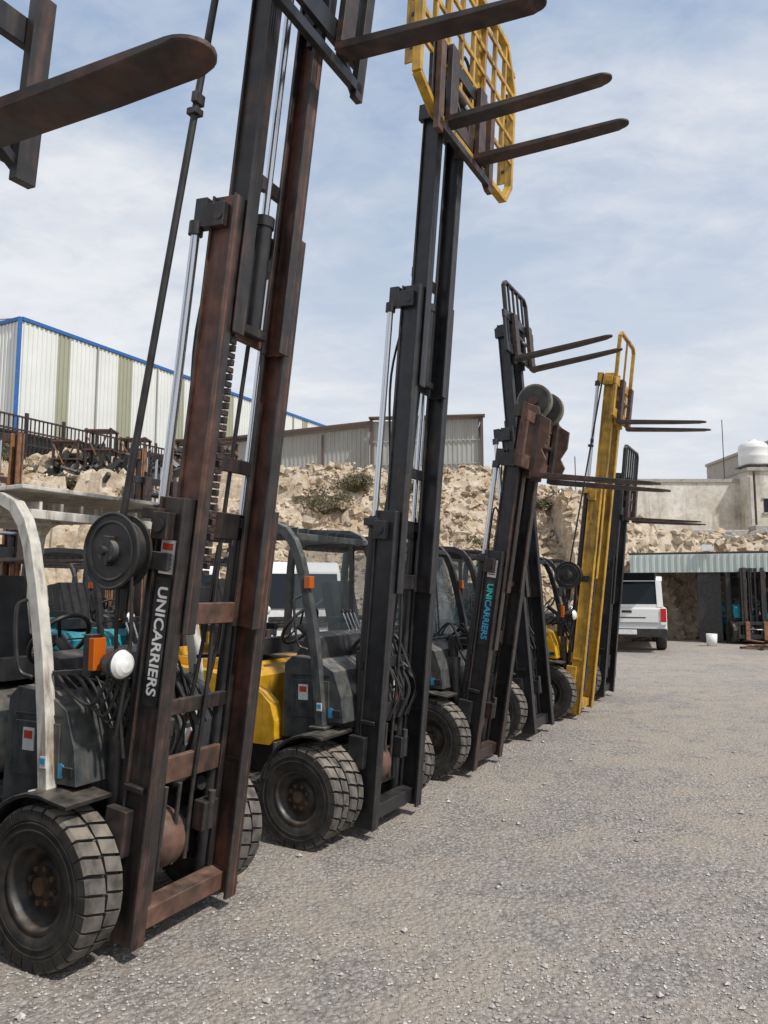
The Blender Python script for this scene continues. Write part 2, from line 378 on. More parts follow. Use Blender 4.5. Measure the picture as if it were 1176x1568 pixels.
    if bb.v: bb.obj('load_backrest',E,.002,M0=MC)
    if p.get('label'):
        mm=MB(); zc=p.get('lz',1.38); mm.box((0,-(W+.004),zc),(.09,.006,.56),'black'); mm.box((.0,-(W+.004),zc+.375),(.08,.006,.15),'whitelab'); mm.box((.0,-(W+.008),zc+.42),(.06,.002,.03),'redlab')
        for k in range(4): mm.box((.0,-(W+.008),zc+.325+.02*k),(.06,.002,.006),'rim')
        mm.obj('warning_label',E,M0=MT)
        Mx=Matrix(((0,1,0,0),(0,0,-1,0),(-1,0,0,0),(0,0,0,1)))
        cols=p['label']; zt_=zc+.245
        wd=text_child('UNI',.078,MT@Matrix.Translation((0,-(W+.0085),zt_))@Mx,cols[0],E)
        text_child('CARRIERS',.078,MT@Matrix.Translation((0,-(W+.0085),zt_-wd-.006))@Mx,cols[1],E)
    # ---- body
    bc=p.get('body','darkgrey'); hc=p.get('hood',bc); cwc=p.get('cwc',hc); gc=p.get('guard','black')
    BX=Matrix.Translation((p.get('dx',0),0,0))
    b=MB(); w=.47
    b.box((-.36,0,.36),(.3,.62,.22),'black'); b.box((-.95,0,.42),(1.3,.86,.3),'black')
    b.prism([(-.19,.74),(-.21,.90),(-.27,1.06),(-.40,1.13),(-.60,1.15),(-.66,1.1),(-.68,.62),(-.40,.62),(-.40,.74)],-w,w,bc)
    b.prism([(-.66,.30),(-.66,.60),(-1.05,.60),(-1.05,.30)],-w+.03,w-.03,'black')
    b.box((-.86,0,.615),(.42,.88,.02),'black')
    sc_=p.get('sidecover')
    for sd in (-1,1):
        b.box((-.86,sd*.49,.34),(.36,.14,.03),'black'); b.box((-.68,sd*.50,.46),(.02,.1,.26),bc)
        b.prism([(-1.04,.30),(-1.0,.72),(-1.62,.72),(-1.56,.3)],sd*.43,sd*.53,bc)
        b.box((-.45,sd*(w+.003),.88),(.30,.008,.24),bc); b.box((-.24,sd*(w+.004),.80),(.06,.012,.04),'black')
        b.box((-.45,sd*(w+.001),1.03),(.32,.006,.012),'black')
        if sc_: b.prism([(-.70,.60),(-.705,.72),(-.74,.83),(-.82,.90),(-.95,.95),(-1.3,1.02),(-1.7,1.04),(-1.72,.56),(-.74,.56)],sd*.42,sd*.52,hc)
    b.prism([(-1.02,.66),(-.98,.98),(-1.08,1.07),(-1.70,1.10),(-1.74,.66)],-.41 if sc_ else -.44,.41 if sc_ else .44,hc)
    b.prism([(-1.62,.34),(-1.66,1.0),(-1.74,1.16),(-2.12,1.12),(-2.36,.98),(-2.44,.75),(-2.42,.46),(-2.30,.30),(-2.1,.28),(-2.06,.5),(-1.92,.6),(-1.74,.56),(-1.66,.34)],-.53,.53,cwc)
    b.box((-1.2,-.445,.85),(.3,.01,.06),'black'); 
    b.obj('body_shell',E,.014,2,M0=BX)
    b=MB()
    fw=p.get('fw2',.24); fy=p.get('fendy',.47); fr=.385 if not p.get('dual') else .355
    fc=p.get('fend','black')
    for sd in (-1,1):
        pa=[(-.30+fr*math.cos(rad(a)),sd*fy,.335+fr*math.sin(rad(a))) for a in range(74,171,12)]
        pa=[(-.10,sd*fy,.335+fr*.93)]+pa if not p.get('dual') else pa
        b.sweep(pa,[(-fw/2,-.008),(fw/2,-.008),(fw/2,.008),(-fw/2,.008)],fc)
        b.bar((-.70,sd*fy,.37),(-.80,sd*fy,.36),fw,.016,fc)
    b.prism([(-.42,1.13),(-.46,1.27),(-.56,1.30),(-.66,1.12)],-.36,.36,'black')
    b.cyl((-.60,-.08,1.16),(-.82,-.08,1.33),.03,'black'); c=Vector((-.82,-.08,1.33)); ax=Vector((-.22,0,.17)).normalized(); a=Vector((0,1,0)); q=ax.cross(a)
    b.tube([c+a*.165*math.cos(t*math.pi/14)+q*.165*math.sin(t*math.pi/14) for t in range(28)],.013,'seat',8,True)
    for t in (0,2.1,4.2): b.bar(c,c+a*.16*math.cos(t)+q*.16*math.sin(t),.02,.008,'seat')
    for k in range(4): b.cyl((-.52,.16+.05*k,1.25),(-.60,.16+.05*k,1.42),.006,'chrome',6); b.cyl((-.60,.16+.05*k,1.42),(-.607,.16+.05*k,1.44),.016,'seat',8)
    b.box((-1.28,0,1.16),(.46,.46,.12),'seat',(0,rad(-4),0)); b.box((-1.53,0,1.42),(.12,.42,.50),'seat',(0,rad(-12),0)); 
    for sd in (-1,1): b.box((-1.42,sd*.25,1.30),(.26,.05,.05),'seat')
    for sd in (-1,1): b.box((-2.30,sd*.47,1.08),(.07,.07,.06),'redlens')
    b.cyl((-1.85,.3,1.1),(-1.85,.3,1.45),.03,'rim',10)
    nh=p.get('hoses',6)
    for k in range(nh):
        y0=random.uniform(-.30,.3); y1=y0+random.uniform(-.14,.14)
        b.tube([(-.08,y0,random.uniform(.85,1.1)),(-.18,y0-.03,random.uniform(1.08,1.3)),(-.32,y1,random.uniform(1.14,1.28)),(-.45,y1,1.1)],random.choice((.008,.012,.014)),'hose',8)
        if k%2: b.tube([(-.12,y0,.7),(-.06,y0+.05,.9),(-.14,y0,1.1),(-.2,y1,1.2)],.008,'hose',6)
    if nh>12:   # loose wiring hanging between the lamp bracket and the dash on the nearest machine
        for k in range(7):
            y0=-.46+.03*k; b.tube([(-.02,y0,1.22-.02*k),(-.10,y0-.02,1.10-.03*k),(-.26,y0,1.14+.02*(k%3)),(-.42,y0+.04,1.22)],.006 if k%2 else .009,'hose',6)
    b.cyl((-.15,-.28,.55),(-.15,-.28,1.0),.04,'rim',14); b.box((-.2,.0,1.10),(.12,.2,.1),'rim'); b.cyl((-.2,-.22,1.0),(-.2,-.22,1.18),.045,'black',14)
    lp=p.get('lights','std')
    for sd in (-1,1):
        if lp=='std':
            y=sd*.44; x=.02
            b.bar((-.36,sd*.47,1.22),(x-.05,y,1.25),.02,.02,'black'); b.cyl((x-.075,y,1.275),(x-.005,y,1.275),.045,'black',24,r2=.068)
            for (xa,ra,xb,rb,mt_) in ((-.005,.068,.012,.068,'black'),(.012,.062,.030,.052,'lens'),(.030,.052,.042,.034,'lens'),(.042,.034,.048,.004,'lens')):
                b.cyl((x+xa,y,1.275),(x+xb,y,1.275),ra,mt_,28,r2=rb)
            b.box((x-.15,sd*.46,1.31),(.05,.06,.18),'black'); b.box((x-.12,sd*.46,1.315),(.035,.066,.14),'amber')
        elif lp=='high':
            b.box((-.44,sd*.51,1.64),(.05,.05,.08),'amber'); b.box((-.47,sd*.50,1.62),(.04,.04,.10),'black')
    b.obj('cab_fittings',E,.006,M0=BX)
    # ---- overhead guard
    b=MB(); gw=.49; pr=[(-.028,-.03),(.028,-.03),(.028,.03),(-.028,.03)]
    for sd in (-1,1):
        y=sd*gw
        b.sweep([(-.345,y,.72),(-.37,y,1.0),(-.41,y,1.3),(-.475,y,1.6),(-.53,y,1.8),(-.58,y,1.91),(-.65,y,1.99),(-.74,y,2.03),(-1.2,y,2.06),(-1.62,y,2.05),(-1.72,y,2.02),(-1.78,y,1.95),(-1.80,y,1.8),(-1.84,y,1.08)],pr,gc)
        b.box((-.35,y,.71),(.12,.10,.015),gc)
    b.box((-.60,0,1.955),(.05,2*gw-.05,.045),gc); b.box((-1.74,0,2.0),(.05,2*gw-.05,.05),gc)
    for k in range(7):
        y=-gw+2*gw*(k+1)/8; b.bar((-.64,y,2.0),(-1.70,y,2.03),.016,.05,gc)
    if p.get('roofplate'): b.box((-1.15,0,2.085),(1.1,1.0,.02),gc)
    if p.get('beacon'): b.cyl((-1.6,.2,2.08),(-1.6,.2,2.2),.05,'amber',14)
    b.tube([(-.44,-gw-.03,1.2),(-.50,-gw-.06,1.25),(-.53,-gw-.06,1.5),(-.50,-gw-.03,1.55)],.01,'black'); b.box((-.45,gw+.14,1.55),(.03,.17,.12),'black')
    b.obj('overhead_guard',E,.008,2,M0=BX)
    if p.get('cab'):
        b=MB()
        def quad(a,c,d,e): b.add([a,c,d,e],[(0,1,2,3)],'cabglass')
        quad((-.40,-.45,1.15),(-.40,.45,1.15),(-.60,.45,1.92),(-.60,-.45,1.92))
        for sd in (-1,1): quad((-.43,sd*.485,1.15),(-1.78,sd*.485,1.1),(-1.74,sd*.485,1.96),(-.62,sd*.485,1.92))
        b.bar((-1.1,-.49,.62),(-1.1,-.49,2.02),.03,.04,'black'); b.bar((-1.1,.49,.62),(-1.1,.49,2.02),.03,.04,'black')
        b.bar((-.43,-.49,1.12),(-1.78,-.49,1.08),.03,.04,'black')
        b.bar((-.39,-.1,1.17),(-.52,.1,1.7),.012,.012,'black')
        b.obj('cab_glazing',E)
    b=MB()
    b.box((-.50,-.4795,.92),(.075,.005,.10),'whitelab'); b.box((-.50,-.483,.94),(.055,.002,.035),'redlab'); b.cyl((-.29,-.472,.80),(-.29,-.476,.80),.033,'bluelab',20)
    b.box((-.345,-gw-.0285,.84),(.04,.004,.05),'whitelab'); b.box((-.345,-gw-.0315,.845),(.03,.002,.025),'bluelab')
    for z in (.84,.95):
        b.box((-.190,.24,z),(.006,.085,.085),'whitelab'); b.add([(-.1855,.205,z-.03),(-.1855,.275,z-.03),(-.1855,.24,z+.03)],[(0,1,2)],'redlab')
    b.obj('body_label',E,M0=BX)
    b=MB()
    for sd in (-1,1): b.cyl((-.09,sd*.22,.62),(-.55,sd*.22,.52),.035,'cyl'); 
    b.obj('tilt_cylinders',E)
    if p.get('dual'):
        for sd in (-1,1):
            wheel(WD,(-.30,sd*.44,.305),E,'front_wheel'); wheel(WD,(-.30,sd*.615,.305),E,'front_wheel')
    else:
        for sd in (-1,1): wheel(WF,(-.30,sd*.48,.335),E,'front_wheel')
    for sd in (-1,1): wheel(WR,(-1.90,sd*.44,.265),E,'rear_wheel')
    return E

Y0=-rad(29.4)
forklift((-1.81,2.12),Y0,dict(tilt=6,stages=[(.08,2.0),(1.1,2.9),(1.8,3.6)],fork=2.99,mw='mast_brown',mf='mast_black',sideshift=1,ssm='mast_brown',ssup=.13,fy=(-.22,.22),fw=.13))
forklift((-.95,3.64),-rad(28),dict(tilt=7.0,stages=[(.07,2.02),(1.42,3.42),(2.80,4.85)],fork=4.42,mw='mast_brown',mf='mast_brown',mf3='rustplate',rustweb=1,reel=1,hosetop=4.9,sideshift=1,droop=1,L=1.17,label=('whitelab','whitelab'),guard='cream',roofplate=1,body='darkgrey',cwc='yellow',hoses=18,cw=.94))
forklift((.05,5.2),Y0,dict(tilt=4.9,stages=[(.07,2.12),(1.58,3.66),(2.98,5.0)],fork=4.78,cm='mast_brown',ssm='rustplate',sideshift=1,backrest='grid',droop=-1.5,L=1.17,dual=1,fw2=.36,fendy=.52,body='darkgrey',hood='yellow',sidecover=1,dx=.10,lights='high',guard='darkgrey',beacon=1,hoses=10))
forklift((.9,6.77),Y0,dict(tilt=9,stages=[(.07,1.95),(1.1,2.85),(1.6,3.3)],fork=2.66,mf='mast_brown',bigplate=1,label=('teallab','bluelab'),lz=1.42,cab=1,body='darkgrey',cm='rustplate',L=1.15,lights='high'))
forklift((1.67,8.28),Y0,dict(tilt=-4,stages=[(.07,2.1),(1.5,3.4),(2.7,4.62)],fork=4.18,backrest=(.38,.88,'black',4),cab=1,body='darkgrey',L=1.15,lights='high'))
forklift((2.52,9.56),Y0,dict(tilt=7.2,stages=[(.07,2.9),(1.75,4.35)],inset=.10,fork=3.74,mw='mustard',mf='mustard',cm='mustard',reel=1,hosetop=4.3,backrest=(.42,1.08,'mustard',1),body='yellow',guard='black'))
forklift((3.25,11.05),Y0,dict(tilt=6,stages=[(.07,2.1),(1.4,3.3)],fork=2.66,backrest=(.45,1.02,'black',5),body='darkgrey'))
forklift((-2.65,8.75),Y0,dict(tilt=1,stages=[(.07,2.1),(.2,2.3)],fork=.8,mf='mast_ochre',mw='mast_brown',body='teal',hood='teal',cwc='teal',guard='black'))
forklift((-4.1,7.6),Y0,dict(tilt=1,stages=[(.07,2.1),(1.2,3.25)],fork=1.9,mf='mast_ochre',mw='mast_brown',body='teal',guard='black'))
forklift((-3.3,10.2),Y0,dict(tilt=2,stages=[(.07,2.1),(1.5,3.5)],fork=2.6,mf='mast_ochre',mw='mast_brown',body='darkgrey',guard='black',lights='high'))
forklift((-2.0,10.9),Y0,dict(tilt=0,stages=[(.07,2.1),(.3,2.3)],fork=.5,body='yellow',hood='darkgrey',guard='black',beacon=1))
forklift((-5.9,11.0),Y0,dict(tilt=2,stages=[(.07,2.1),(1.3,3.3)],fork=1.2,mf='mast_ochre',mw='mast_brown',body='yellow',guard='mast_ochre'))
forklift((-4.6,12.9),Y0,dict(tilt=0,stages=[(.07,2.1),(.2,2.3)],fork=.8,mf='mast_ochre',body='teal',guard='black'))
forklift((10.7,21.6),-rad(95),dict(tilt=0,stages=[(.07,2.1),(.2,2.2)],fork=.15,mf='mast_brown',body='teal',guard='black',fm='mast_ochre',lights=0))
forklift((12.3,21.4),-rad(85),dict(tilt=0,stages=[(.07,2.1),(.2,2.2)],fork=.15,body='teal',guard='black',fm='mast_ochre',lights=0))

# ------------------------------------------------------------------ ground
def noise_node(nt,vec,scale,detail=6,rough=.6,dist=0):
    n=N(nt,'ShaderNodeTexNoise'); n.inputs['Scale'].default_value=scale; n.inputs['Detail'].default_value=detail; n.inputs['Roughness'].default_value=rough; n.inputs['Distortion'].default_value=dist
    nt.links.new(vec,n.inputs['Vector']); return n.outputs[0]
m,nt,b=newmat('gravel_ground'); L=nt.links
tc=N(nt,'ShaderNodeTexCoord').outputs['Object']
v1=N(nt,'ShaderNodeTexVoronoi'); v1.inputs['Scale'].default_value=40; L.new(tc,v1.inputs['Vector'])
v2=N(nt,'ShaderNodeTexVoronoi'); v2.inputs['Scale'].default_value=90; L.new(tc,v2.inputs['Vector'])
big=noise_node(nt,tc,.45,5,.6); mid=noise_node(nt,tc,2.6,6,.68); fine=noise_node(nt,tc,160,3,.6)
sx1=N(nt,'ShaderNodeSeparateXYZ'); L.new(v1.outputs['Color'],sx1.inputs[0])
stone=ramp(nt,sx1.outputs[0],[(.0,(.19,.17,.152)),(.3,(.32,.295,.272)),(.75,(.45,.42,.385)),(1,(.64,.61,.57))])
sx=N(nt,'ShaderNodeSeparateXYZ'); L.new(v2.outputs['Color'],sx.inputs[0])
stone2=ramp(nt,sx.outputs[0],[(.0,(.20,.175,.15)),(.5,(.385,.355,.32)),(1,(.57,.535,.49))])
g=mix(nt,.5,stone,stone2)
g=mix(nt,ramp(nt,v1.outputs['Distance'],[(.45,0),(.8,.55)]),g,(.14,.118,.098))
dirt=mix(nt,fine,(.36,.30,.24),(.50,.43,.355))
mk=mix(nt,.5,big,mid); f=ramp(nt,mk,[(.45,0),(.56,1)])
c=mix(nt,mix(nt,1,f,(.75,.75,.75),'MULTIPLY'),g,dirt)
c=mix(nt,ramp(nt,mid,[(.3,.35),(.48,0)]),c,(.26,.22,.185))
c=mix(nt,ramp(nt,big,[(.35,.35),(.5,0)]),c,(.28,.25,.22))
L.new(c,b.inputs['Base Color']); b.inputs['Roughness'].default_value=.95; b.inputs['Specular IOR Level'].default_value=.2
hm=N(nt,'ShaderNodeMath',operation='MULTIPLY_ADD'); L.new(v1.outputs['Distance'],hm.inputs[0]); hm.inputs[1].default_value=-1.2; L.new(fine,hm.inputs[2])
bp=N(nt,'ShaderNodeBump'); bp.inputs['Strength'].default_value=.9; bp.inputs['Distance'].default_value=.014; L.new(hm.outputs[0],bp.inputs['Height'])
bp2=N(nt,'ShaderNodeBump'); bp2.inputs['Strength'].default_value=.5; bp2.inputs['Distance'].default_value=.06; L.new(mid,bp2.inputs['Height']); L.new(bp.outputs[0],bp2.inputs['Normal']); L.new(bp2.outputs[0],b.inputs['Normal'])
M['ground']=m
b=MB(); b.add([(-600,-300,0),(600,-300,0),(600,900,0),(-600,900,0)],[(0,1,2,3)],'ground'); b.obj('gravel_ground')
m,nt,bb_=newmat('pebble'); tc=N(nt,'ShaderNodeTexCoord').outputs['Object']
c=ramp(nt,noise_node(nt,tc,35,2,.5),[(.3,(.20,.178,.158)),(.5,(.40,.37,.34)),(.7,(.60,.57,.53))]); nt.links.new(c,bb_.inputs['Base Color']); bb_.inputs['Roughness'].default_value=.9; M['pebble']=m
b=MB(); k=0
while k<36000:
    y=1.5+random.random()**1.7*11; x=random.uniform(-.65,.65)*y+.3
    if noise.noise(Vector((x*.8,y*.8,3)))+.5*noise.noise(Vector((x*2.6,y*2.6,9)))<0 and random.random()<.75: k+=1; continue
    r=random.uniform(.0025,.0078)*(1+(random.random()<.02)*1.3)*(1+y*.03)
    a=random.random()*6.28; ca,sa=math.cos(a),math.sin(a); vs=[]
    for (px,py,pz) in ((1,0,0),(0,1,0),(-1,0,0),(0,-1,0),(0,0,1),(0,0,-1)):
        q=r*random.uniform(.65,1.3); X=px*q*1.2;Y=py*q
        vs.append((x+X*ca-Y*sa,y+X*sa+Y*ca,r*.45+pz*q*.7))
    b.add(vs,[(0,1,4),(1,2,4),(2,3,4),(3,0,4)],'pebble'); k+=1
b.obj('loose_gravel')

# ------------------------------------------------------------------ hillside
def interp(x,pts):
    if x<=pts[0][0]: return pts[0][1]
    for (a,u),(c,w) in zip(pts,pts[1:]):
        if x<=c: t=(x-a)/(c-a); t=t*t*(3-2*t); return u+(w-u)*t
    return pts[-1][1]
ZC=[(-30,7.5),(-14,6.9),(-8,6.35),(-2,6.0),(4,5.8),(7.5,4.9),(10,3.7),(16,3.5),(40,3.2)]
YB=[(-30,16.0),(-4,17.0),(2,18.0),(6,22.5),(9,24),(40,24.2)]
def terr(x,y):
    zc=interp(x,ZC); yb=interp(x,YB); ww=27.5-yb; t=(y-yb)/ww
    n=noise.fractal(Vector((x*.35,y*.35,1.7)),1.0,2.0,5)
    if t<0: return -.25+min(0,t)
    tt=min(t,1); 
    k=3.2; s=tt*k+.25*noise.noise(Vector((x*.25,0,5))); s=max(0,min(k,s)); fl=math.floor(s); fr=s-fl; fr=min(1,fr*1.9)**1.4; st=(fl+fr)/k
    kk=.62 if x<-3 else max(.12,.62-.5*(x+3)/3)
    h=zc*((1-kk)*tt+kk*min(1,st))
    if x>6: h=max(h,zc*min(1,t*2.2)*.95)
    env=min(1,t*6)*(1 if t<1 else max(.1,1-(t-1)*2.0))
    wx=.5*noise.noise(Vector((x*.8,y*.8,h*.5))); wy=.5*noise.noise(Vector((x*.8+7,y*.8,h*.5)))
    c1=noise.cell(Vector((x*.75+wx*1.3,y*1.25+wy*1.6,h*.9))); c2=noise.cell(Vector((x*1.9+wx*2,y*2.6+wy*2,h*2.0+3))); 
    f2=noise.fractal(Vector((x*2.2,y*2.2,h*2)),.9,2.1,4)
    am=1 if x<-3 else max(.45,1-.55*(x+3)/3)
    h+=env*(.42*n+.48*am*(c1-.5)+.28*am*(c2-.5)+.17*f2)
    return h if t>0.02 else min(h,.1)
xs=[-42+i*.15 for i in range(int(84/.15))]; ys=[15+i*.15 for i in range(int(15/.15))]+[30+i*1.5 for i in range(50)]
vs=[(x+random.uniform(-.04,.04),y,terr(x,y)) for y in ys for x in xs]; nx=len(xs)
fs=[(j*nx+i,j*nx+i+1,(j+1)*nx+i+1,(j+1)*nx+i) for j in range(len(ys)-1) for i in range(nx-1)]
m,nt,b_=newmat('rocky_soil'); L=nt.links; tc=N(nt,'ShaderNodeTexCoord').outputs['Object']
n1=noise_node(nt,tc,.5,8,.65); n2=noise_node(nt,tc,3.2,8,.72); n3=noise_node(nt,tc,20,5,.7)
mpz=N(nt,'ShaderNodeMapping'); mpz.inputs['Scale'].default_value=(.35,.35,4.5); L.new(tc,mpz.inputs[0]); n4=noise_node(nt,mpz.outputs[0],1.2,6,.65,.4)
c=ramp(nt,n1,[(.3,(.40,.29,.19)),(.48,(.50,.39,.27)),(.68,(.60,.50,.38))])
c=mix(nt,ramp(nt,n4,[(.38,.45),(.55,0)]),c,(.32,.23,.155))
c=mix(nt,ramp(nt,n2,[(.46,0),(.62,.85)]),c,(.66,.58,.47)); c=mix(nt,ramp(nt,n2,[(.30,.7),(.42,0)]),c,(.22,.16,.105)); c=mix(nt,ramp(nt,n3,[(.3,.4),(.48,0)]),c,(.22,.17,.12))
L.new(c,b_.inputs['Base Color']); b_.inputs['Roughness'].default_value=.95; b_.inputs['Specular IOR Level'].default_value=.15
bp=N(nt,'ShaderNodeBump'); bp.inputs['Strength'].default_value=.7; bp.inputs['Distance'].default_value=.15; L.new(mix(nt,.35,n2,n3),bp.inputs['Height']); L.new(bp.outputs[0],b_.inputs['Normal'])
M['rock']=m
b=MB(); b.add(vs,fs,'rock'); b.obj('rocky_hillside')
b=MB(); cube=[(-1,-1,-1),(1,-1,-1),(1,1,-1),(-1,1,-1),(-1,-1,1),(1,-1,1),(1,1,1),(-1,1,1)]
for k in range(13000):
    x=random.uniform(-22,15) if k%2 else random.uniform(-5,9); yb=interp(x,YB); y=random.uniform(yb-.3,28); z=terr(x,y)
    if z<-.1: z=0
    r=.03+.17*random.random()**3.2; sc=(random.uniform(.6,1.4),random.uniform(.6,1.2),random.uniform(.35,.9)); R=Euler((random.gauss(0,.5),random.gauss(0,.5),random.random()*6)).to_matrix()
    b.add([Vector((x,y,z+r*.2))+R@Vector([q*r*s*random.uniform(.5,1.05) for q,s in zip(p_,sc)]) for p_ in cube],[(0,3,2,1),(4,5,6,7),(0,1,5,4),(1,2,6,5),(2,3,7,6),(3,0,4,7)],'rock')
b.obj('rubble')

m,nt,b_=newmat('dry_shrub'); tc=N(nt,'ShaderNodeTexCoord').outputs['Object']
c=ramp(nt,noise_node(nt,tc,6,3,.6),[(.3,(.07,.07,.035)),(.6,(.17,.15,.08)),(.8,(.26,.22,.13))]); nt.links.new(c,b_.inputs['Base Color']); b_.inputs['Roughness'].default_value=.9; M['shrub']=m
def shrub(x,y,w,h):
    E=MB(); z=terr(x,y)
    for k in range(60):
        a=random.random()*6.28; e=random.uniform(.3,1.4); d=Vector((math.cos(a)*math.cos(e)*w,math.sin(a)*math.cos(e)*w,math.sin(e)*h))
        E.cyl((x,y,z-.1),Vector((x,y,z))+d*.9,.012,'shrub',4,r2=.004,cap=False)
        for q in range(26):
            p=Vector((x,y,z))+d*random.uniform(.35,1.05)+Vector([random.gauss(0,.07*w) for _ in range(3)])
            u=Vector([random.gauss(0,1) for _ in range(3)]).normalized()*.05; v=Vector([random.gauss(0,1) for _ in range(3)]).normalized()*.03
            E.add([p-u,p+v,p+u,p-v],[(0,1,2,3)],'shrub')
    E.obj('dry_shrub')
for s_ in ((-2.0,24.5,1.1,.8),(-1.0,24.9,.8,.6),(-14.2,26.5,1.2,1.1),(-12.9,26.8,.9,.7),(-4.4,22.0,.7,.5),(.6,26.5,.9,.4),(5.6,26.6,.6,.4),(-8.3,25.0,.8,.5),(-11.0,25.4,.6,.4),(2.8,23.6,.5,.4),(-6.2,24.2,.6,.4)): shrub(*s_)
b=MB()
for k in range(260):
    x=random.gauss(-8.6,1.9); y=random.gauss(27.0,.8); z=terr(x,y)+random.random()*.6*math.exp(-((x+8.6)/2)**2)
    b.box((x,y,z+.1),(random.uniform(.1,.6),random.uniform(.05,.3),random.uniform(.03,.2)),random.choice(['black','hose','darkgrey','black','rim']),(random.random()*3,random.random()*3,random.random()*3))
for k in range(10): x=random.gauss(-8.6,1.5); b.lathe([(.2,-.1),(.33,-.1),(.36,0),(.33,.1),(.2,.1)],(x,26.6,terr(x,26.6)+.25),'rubber',16)
b.obj('scrap_heap')

# ------------------------------------------------------------------ corrugated metal & buildings
def sheetmetal(name,col,rustamt,scale,axis=0,dirt=(.25,.17,.11)):
    m,nt,b=newmat(name); L=nt.links; tc=N(nt,'ShaderNodeTexCoord').outputs['Object']
    mp=N(nt,'ShaderNodeMapping'); mp.inputs['Scale'].default_value=(1.2,1.2,.25); L.new(tc,mp.inputs[0])
    n1=noise_node(nt,mp.outputs[0],1.5,7,.7)
    c=mix(nt,ramp(nt,n1,[(.6-rustamt*.3,0),(.8,rustamt)]),col,dirt); n2=noise_node(nt,tc,.8,4,.5); c=mix(nt,ramp(nt,n2,[(.3,.22),(.7,0)]),c,tuple(q*.6 for q in col))
    L.new(c,b.inputs['Base Color']); b.inputs['Roughness'].default_value=.5; b.inputs['Metallic'].default_value=.1; return m
M['whitesheet']=sheetmetal('white_sheet',(.74,.75,.71),.14,1); M['olive']=sheetmetal('translucent_sheet',(.36,.36,.26),.2,1)
M['greysheet']=sheetmetal('grey_sheet',(.38,.39,.37),.6,1); M['brownsheet']=sheetmetal('brown_sheet',(.10,.065,.055),.5,1,dirt=(.15,.08,.05))
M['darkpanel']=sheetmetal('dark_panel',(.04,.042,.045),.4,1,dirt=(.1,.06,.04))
M['bluetrim']=paint('blue_trim',(.02,.11,.33),.4,dust=.0,streak=False); M['greensheet']=sheetmetal('pale_green_sheet',(.50,.55,.51),.2,1)
m,nt,b_=newmat('weathered_plaster'); tc=N(nt,'ShaderNodeTexCoord').outputs['Object']; n1=noise_node(nt,tc,.45,9,.7); n2=noise_node(nt,tc,5,6,.7)
mpz=N(nt,'ShaderNodeMapping'); mpz.inputs['Scale'].default_value=(2,2,.3); nt.links.new(tc,mpz.inputs[0]); n5=noise_node(nt,mpz.outputs[0],1.2,6,.65)
c=ramp(nt,n1,[(.35,(.33,.28,.22)),(.48,(.52,.48,.41)),(.62,(.68,.65,.59))]); c=mix(nt,ramp(nt,n2,[(.3,.5),(.5,0)]),c,(.25,.21,.17)); c=mix(nt,ramp(nt,n5,[(.52,0),(.66,.6)]),c,(.24,.21,.17)); nt.links.new(c,b_.inputs['Base Color']); b_.inputs['Roughness'].default_value=.9
M['plaster']=m
M['concrete']=paint('concrete',(.36,.34,.31),.9,dust=.1,streak=False,rust=.2,rustcol=(.25,.2,.16))
def corr(b,p0,p1,z0,z1,mat,pitch=.25,dep=.035,zf=None,cols=None):
    p0=Vector((*p0,0));p1=Vector((*p1,0)); d=(p1-p0); Ln=d.length; d.normalize(); nrm=Vector((d.y,-d.x,0))
    n=int(Ln/pitch); 
    for i in range(n):
        m_=mat if cols is None else cols(i*pitch)
        pts=[(0,0),(.45,0),(.55,1),(.9,1),(1,0)]
        vs=[]
        for (a,h) in pts:
            s=(i+a)*pitch; q=p0+d*s+nrm*dep*h; zt=z1 if zf is None else zf(s/Ln)
            vs+=[(q.x,q.y,z0),(q.x,q.y,zt)]
        b.add(vs,[(2*k,2*k+2,2*k+3,2*k+1) for k in range(4)],m_)
E=empty('metal_warehouse'); c0=Vector((-16.2,32)); dR=Vector((.469,.883)); dF=Vector((-.883,.469)); Lw=40
c1=c0+dR*Lw; c2=c0+dF*16
b=MB()
def wc(s):
    return 'olive' if any(abs(s-q)<.40 for q in (2.1,5.9,9.9,14,18.2,22.4,26.6)) else 'whitesheet'
corr(b,c0,c1,5.5,13.5,'whitesheet',.24,.045,cols=wc); corr(b,c2,c0,5.5,13.5,'whitesheet',.24,.045)
b.obj('wall_sheets',E)
b=MB(); up=(0,0,1)
b.bar((*c0,13.6),(*c1,13.6),.16,.2,'bluetrim',up); b.bar((*c2,13.6),(*c0,13.6),.16,.2,'bluetrim',up)
q=c0-Vector((.02,.08)); b.box((q.x,q.y,9.5),(.18,.18,8.2),'bluetrim',(0,0,rad(28)))
for s in (4.2,8.2,12.4,16.6,21): q=c0+dR*s+Vector((.883,-.469))*.06; b.box((q.x,q.y,9.5),(.08,.08,8),'greysheet',(0,0,rad(-28)))
c3=c1+dF*16; mid0=(c0+c2)/2; mid1=(c1+c3)/2
b.add([(*c0,13.65),(*c1,13.65),(*mid1,14.7),(*mid0,14.7)],[(0,1,2,3)],'whitesheet'); b.add([(*c2,13.65),(*c3,13.65),(*mid1,14.7),(*mid0,14.7)],[(3,2,1,0)],'whitesheet'); b.add([(*c0,13.6),(*c2,13.6),(*mid0,14.7)],[(0,2,1)],'whitesheet')
b.obj('trim_and_roof',E)
b=MB(); a0=Vector((-15.6,28.4)); 
for s in [i*.2 for i in range(98)]:
    q=a0+dR*s; b.box((q.x,q.y,7.75),(.045,.045,1.7),'mast_brown')
    if int(round(s/.2))%9==0: b.box((q.x,q.y,7.6),(.12,.12,2.4),'mast_brown')
e_=a0+dR*19.6
for z in (8.6,8.05,7.5): b.bar((*a0,z),(*e_,z),.07,.07,'mast_brown',up)
n_=Vector((-.883,.469))*.5
